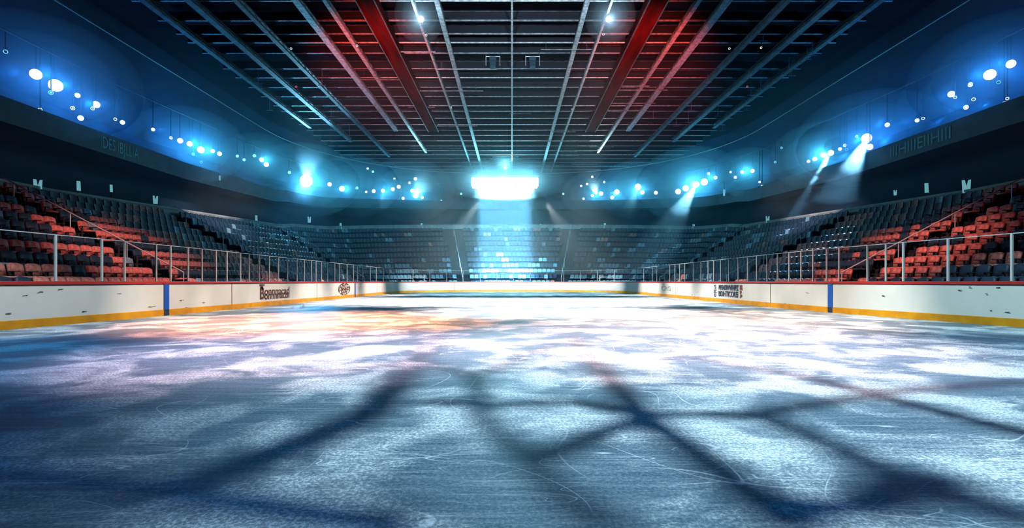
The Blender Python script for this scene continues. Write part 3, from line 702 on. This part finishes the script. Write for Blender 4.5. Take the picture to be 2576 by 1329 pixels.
SM = [(898, 115, 'w', 'pale pin lamp by the left wide roof truss'), (732, 122, 'w', 'pale pin lamp on the dim left roof'), (745, 218, 'red', 'tiny red lamp on the dim left roof'), (1880, 218, 'red', 'tiny red lamp on the dim right roof'),
      (1915, 120, 'w', 'pale pin lamp on the dim right roof, outer'), (1835, 122, 'w', 'pale pin lamp on the dim right roof, inner'), (1072, 88, 'w', 'pale pin lamp below the left roof spotlight'), (1518, 86, 'w', 'pale pin lamp below the right roof spotlight'), (1135, 270, 'w', 'pale pin lamp on the left inner truss brace'), (1440, 275, 'w', 'pale pin lamp on the right inner truss brace')]
for px, py, c, lab in SM:
    H = 15.2; D = H * F / (HY - py); lamp('pin_lamp', ((px - CX) / F * D, D, CZ + H), (0, D - 20, 0), .065, 'lens_red' if c == 'red' else 'lens_warm', lab, 'pin lamps on the roof', 'lamp', .35)

# faint letters on the balcony front
for sx, px0, px1, txt, py in ((-1, 255, 350, 'IDES IBJLLIA', 347), (1, 2235, 2385, 'IIIHIIIEIIHIII', 342)):
    pm_ = (px0 + px1) / 2; s = s_of_px(pm_, OF - .01); x, y, nx, ny = at(s, OF - .012)
    X = Vector((ny, -nx, 0)); N = Vector((-nx, -ny, 0)); zc = zb(s) + .48
    mw = Matrix(((X.x, 0, N.x, x), (X.y, 0, N.y, y), (0, 1, 0, zc), (0, 0, 0, 1)))
    o = text_mesh(txt, .95, M['fletter'], 'balcony_lettering', None, Matrix.Identity(4), .004)
    wd = max(v.co.x for v in o.data.vertices) - min(v.co.x for v in o.data.vertices)
    o.data.transform(mw @ Matrix.Diagonal((abs(s_of_px(px1, OF) - s_of_px(px0, OF)) / wd, 1, 1, 1)))
    tag(o, 'faint teal block letters on the %s balcony front' % side(sx), 'lettering')

# ------------------------------------------------------------------ unseen truss overhead, its tubes shaped to lay shadow bands on the ice
def gp(px, py):
    D = F * CZ / (py - HY); return Vector(((px - CX) / F * D, D, 0))
def up(g):                                       # the point of the truss that shades ground point g
    t = (TRZ - 0) / KEY.z; return g + (KEY - g) * t
SH = [([(1440, 850), (1490, 905), (1610, 1040), (1900, 1250), (2010, 1340)], .032),
      ([(1930, 1050), (2240, 1190), (2450, 1262), (2640, 1330)], .026), ([(2040, 950), (2300, 1020), (2640, 1105)], .028),
      ([(1195, 950), (1215, 1050), (1330, 1165), (1420, 1250), (1560, 1340)], .022), ([(1135, 800), (1050, 905), (930, 1040), (720, 1130), (420, 1240)], .042),
      ([(1060, 1010), (1250, 1020), (1450, 1010), (1610, 1045), (1900, 1042), (2250, 985), (2576, 960)], .024), ([(1330, 1165), (1490, 1100), (1610, 1050)], .028),
      ([(1900, 1250), (2200, 1290), (2400, 1200)], .028), ([(2240, 1190), (2010, 1340)], .022), ([(1195, 950), (1330, 890), (1440, 850)], .018),
      ([(1490, 905), (1750, 900), (2040, 950)], .020), ([(0, 975), (500, 945), (900, 930), (1050, 905)], .026), ([(-100, 1180), (420, 1240), (1050, 1330)], .032), ([(1050, 905), (1195, 950)], .018),
      ([(1240, 835), (1300, 870), (1440, 905)], .014), ([(780, 850), (1000, 860), (1240, 835), (1500, 822), (1700, 830)], .014)]
tr_ = empty('shadow_truss', (KEY.x, KEY.y, TRZ)); tag(tr_, 'unseen tube truss over the near ice, shaped to cast its shadow bands', 'truss')
for pl, r in SH:
    q = [up(gp(*p)) - tr_.location for p in pl]
    mb = MB()
    for a, b in zip(q[:-1], q[1:]): mb.tube(a, b, r * 1.05, 8)
    mb.build('truss_tube', M['steel'], tr_)
for x, y in ((-1.2, 1.2), (1.6, 1.2), (-.2, 4.6)): MB().tube((x, y, 0), (x, y, 3.8), .02).build('suspension', M['steeldark'], tr_)

# ------------------------------------------------------------------ haze, hanging round the stands, under the roof and over the far end
cell = (4.0, 4.0, 2.0); x0, y0, z0 = -26.0, 14.0, 2.0
nx_, ny_, nz_ = 13, 16, 8
def far_cell(i, j, k):
    Y = y0 + (j + .5) * 4
    return 0 <= i < nx_ and 0 <= j < ny_ and 0 <= k < nz_ and Y > 46
def side_cell(i, j, k):
    if not (0 <= i < nx_ and 0 <= j < ny_ and 0 <= k < nz_): return False
    X = abs(x0 + (i + .5) * 4); Y = y0 + (j + .5) * 4; Z = z0 + (k + .5) * 2
    return Y < 46 and ((X > 17 and 5 < Z < 14) or (Z > 14 and Y > 34))
def haze(on, dens, label):
    hz = MB(); vid = {}
    def vtx(i, j, k):
        if (i, j, k) not in vid: vid[(i, j, k)] = len(hz.v); hz.v.append((x0 + i * 4, y0 + j * 4, z0 + k * 2))
        return vid[(i, j, k)]
    for i in range(nx_):
        for j in range(ny_):
            for k in range(nz_):
                if not on(i, j, k): continue
                for d, q in (((1, 0, 0), ((1, 0, 0), (1, 1, 0), (1, 1, 1), (1, 0, 1))), ((-1, 0, 0), ((0, 0, 0), (0, 0, 1), (0, 1, 1), (0, 1, 0))), ((0, 1, 0), ((0, 1, 0), (0, 1, 1), (1, 1, 1), (1, 1, 0))),
                             ((0, -1, 0), ((0, 0, 0), (1, 0, 0), (1, 0, 1), (0, 0, 1))), ((0, 0, 1), ((0, 0, 1), (1, 0, 1), (1, 1, 1), (0, 1, 1))), ((0, 0, -1), ((0, 0, 0), (0, 1, 0), (1, 1, 0), (1, 0, 0)))):
                    if not on(i + d[0], j + d[1], k + d[2]):
                        hz.f.append(tuple(vtx(i + a, j + b, k + c) for a, b, c in q)); hz.mi.append(0)
    hm = bpy.data.materials.new('haze'); hm.use_nodes = True; nt = hm.node_tree; nt.nodes.clear()
    ho = nt.nodes.new('ShaderNodeOutputMaterial'); hv = nt.nodes.new('ShaderNodeVolumeScatter'); hv.inputs['Density'].default_value = dens
    hv.inputs['Color'].default_value = (.80, .94, 1, 1); nt.links.new(hv.outputs[0], ho.inputs['Volume'])
    tag(hz.build('haze', hm), label, 'haze', kind='stuff')
haze(lambda i, j, k: far_cell(i, j, k) or side_cell(i, j, k), .007, 'thin blue-lit haze along the side stands, over the far stand and under the roof')

# added haze puffs forming the lamp halos: nested layers, thickest at the lamp
hm = bpy.data.materials.new('lamp_halo'); hm.use_nodes = True; nt = hm.node_tree; nt.nodes.clear()
ho = nt.nodes.new('ShaderNodeOutputMaterial'); hv = nt.nodes.new('ShaderNodeVolumeScatter'); hv.inputs['Density'].default_value = .04
hv.inputs['Color'].default_value = (.80, .94, 1, 1); nt.links.new(hv.outputs[0], ho.inputs['Volume'])
def puff(hz, c, r):
    n, m = 20, 11; vs = []
    for i in range(m):
        a = pi * (i + .5) / m
        for k in range(n): vs.append((c[0] + r[0] * sin(a) * cos(2 * pi * k / n), c[1] + r[1] * sin(a) * sin(2 * pi * k / n), c[2] + r[2] * cos(a)))
    hz.add(vs, [(i * n + k, (i + 1) * n + k, (i + 1) * n + (k + 1) % n, i * n + (k + 1) % n) for i in range(m - 1) for k in range(n)] + [tuple(range(n)), tuple(range(m * n - 1, (m - 1) * n - 1, -1))])
PF = [((112, 200), 2.3), ((235, 265), 1.5), ((475, 366), 2.1), ((655, 402), 1.9), ((770, 455), 3.2), ((895, 470), 3.0), ((1030, 480), 3.4), ((2515, 180), 2.0), ((2415, 246), 1.5), ((2182, 352), 2.4), ((2065, 392), 2.0), ((1880, 434), 1.9), ((1735, 466), 3.5), ((1598, 478), 3.0), ((1490, 488), 2.4)]
for q, k in enumerate((1.6, 1.15, .75, .42)):
    hz = MB()
    for (px, py), r in PF:
        p, s_ = ring_pos(px, py, LO - .6); puff(hz, p, (r * k * 1.15, r * k * 1.15, r * k * .8))
    puff(hz, (bx, by - .5, bz + .25), (3.6 + 3.4 * k, .5 + 1.4 * k, .5 + 1.3 * k))
    for px in (1059, 1531): puff(hz, ((px - CX) / F * 29.6, 29.2, CZ + (HY - 50) / F * 29.6), (.9 * k,) * 3)
    tag(hz.build('lamp_halo', hm), 'added halo of thicker haze round the brightest lamps', 'haze', 'layers of added haze round the lamps', 'stuff')
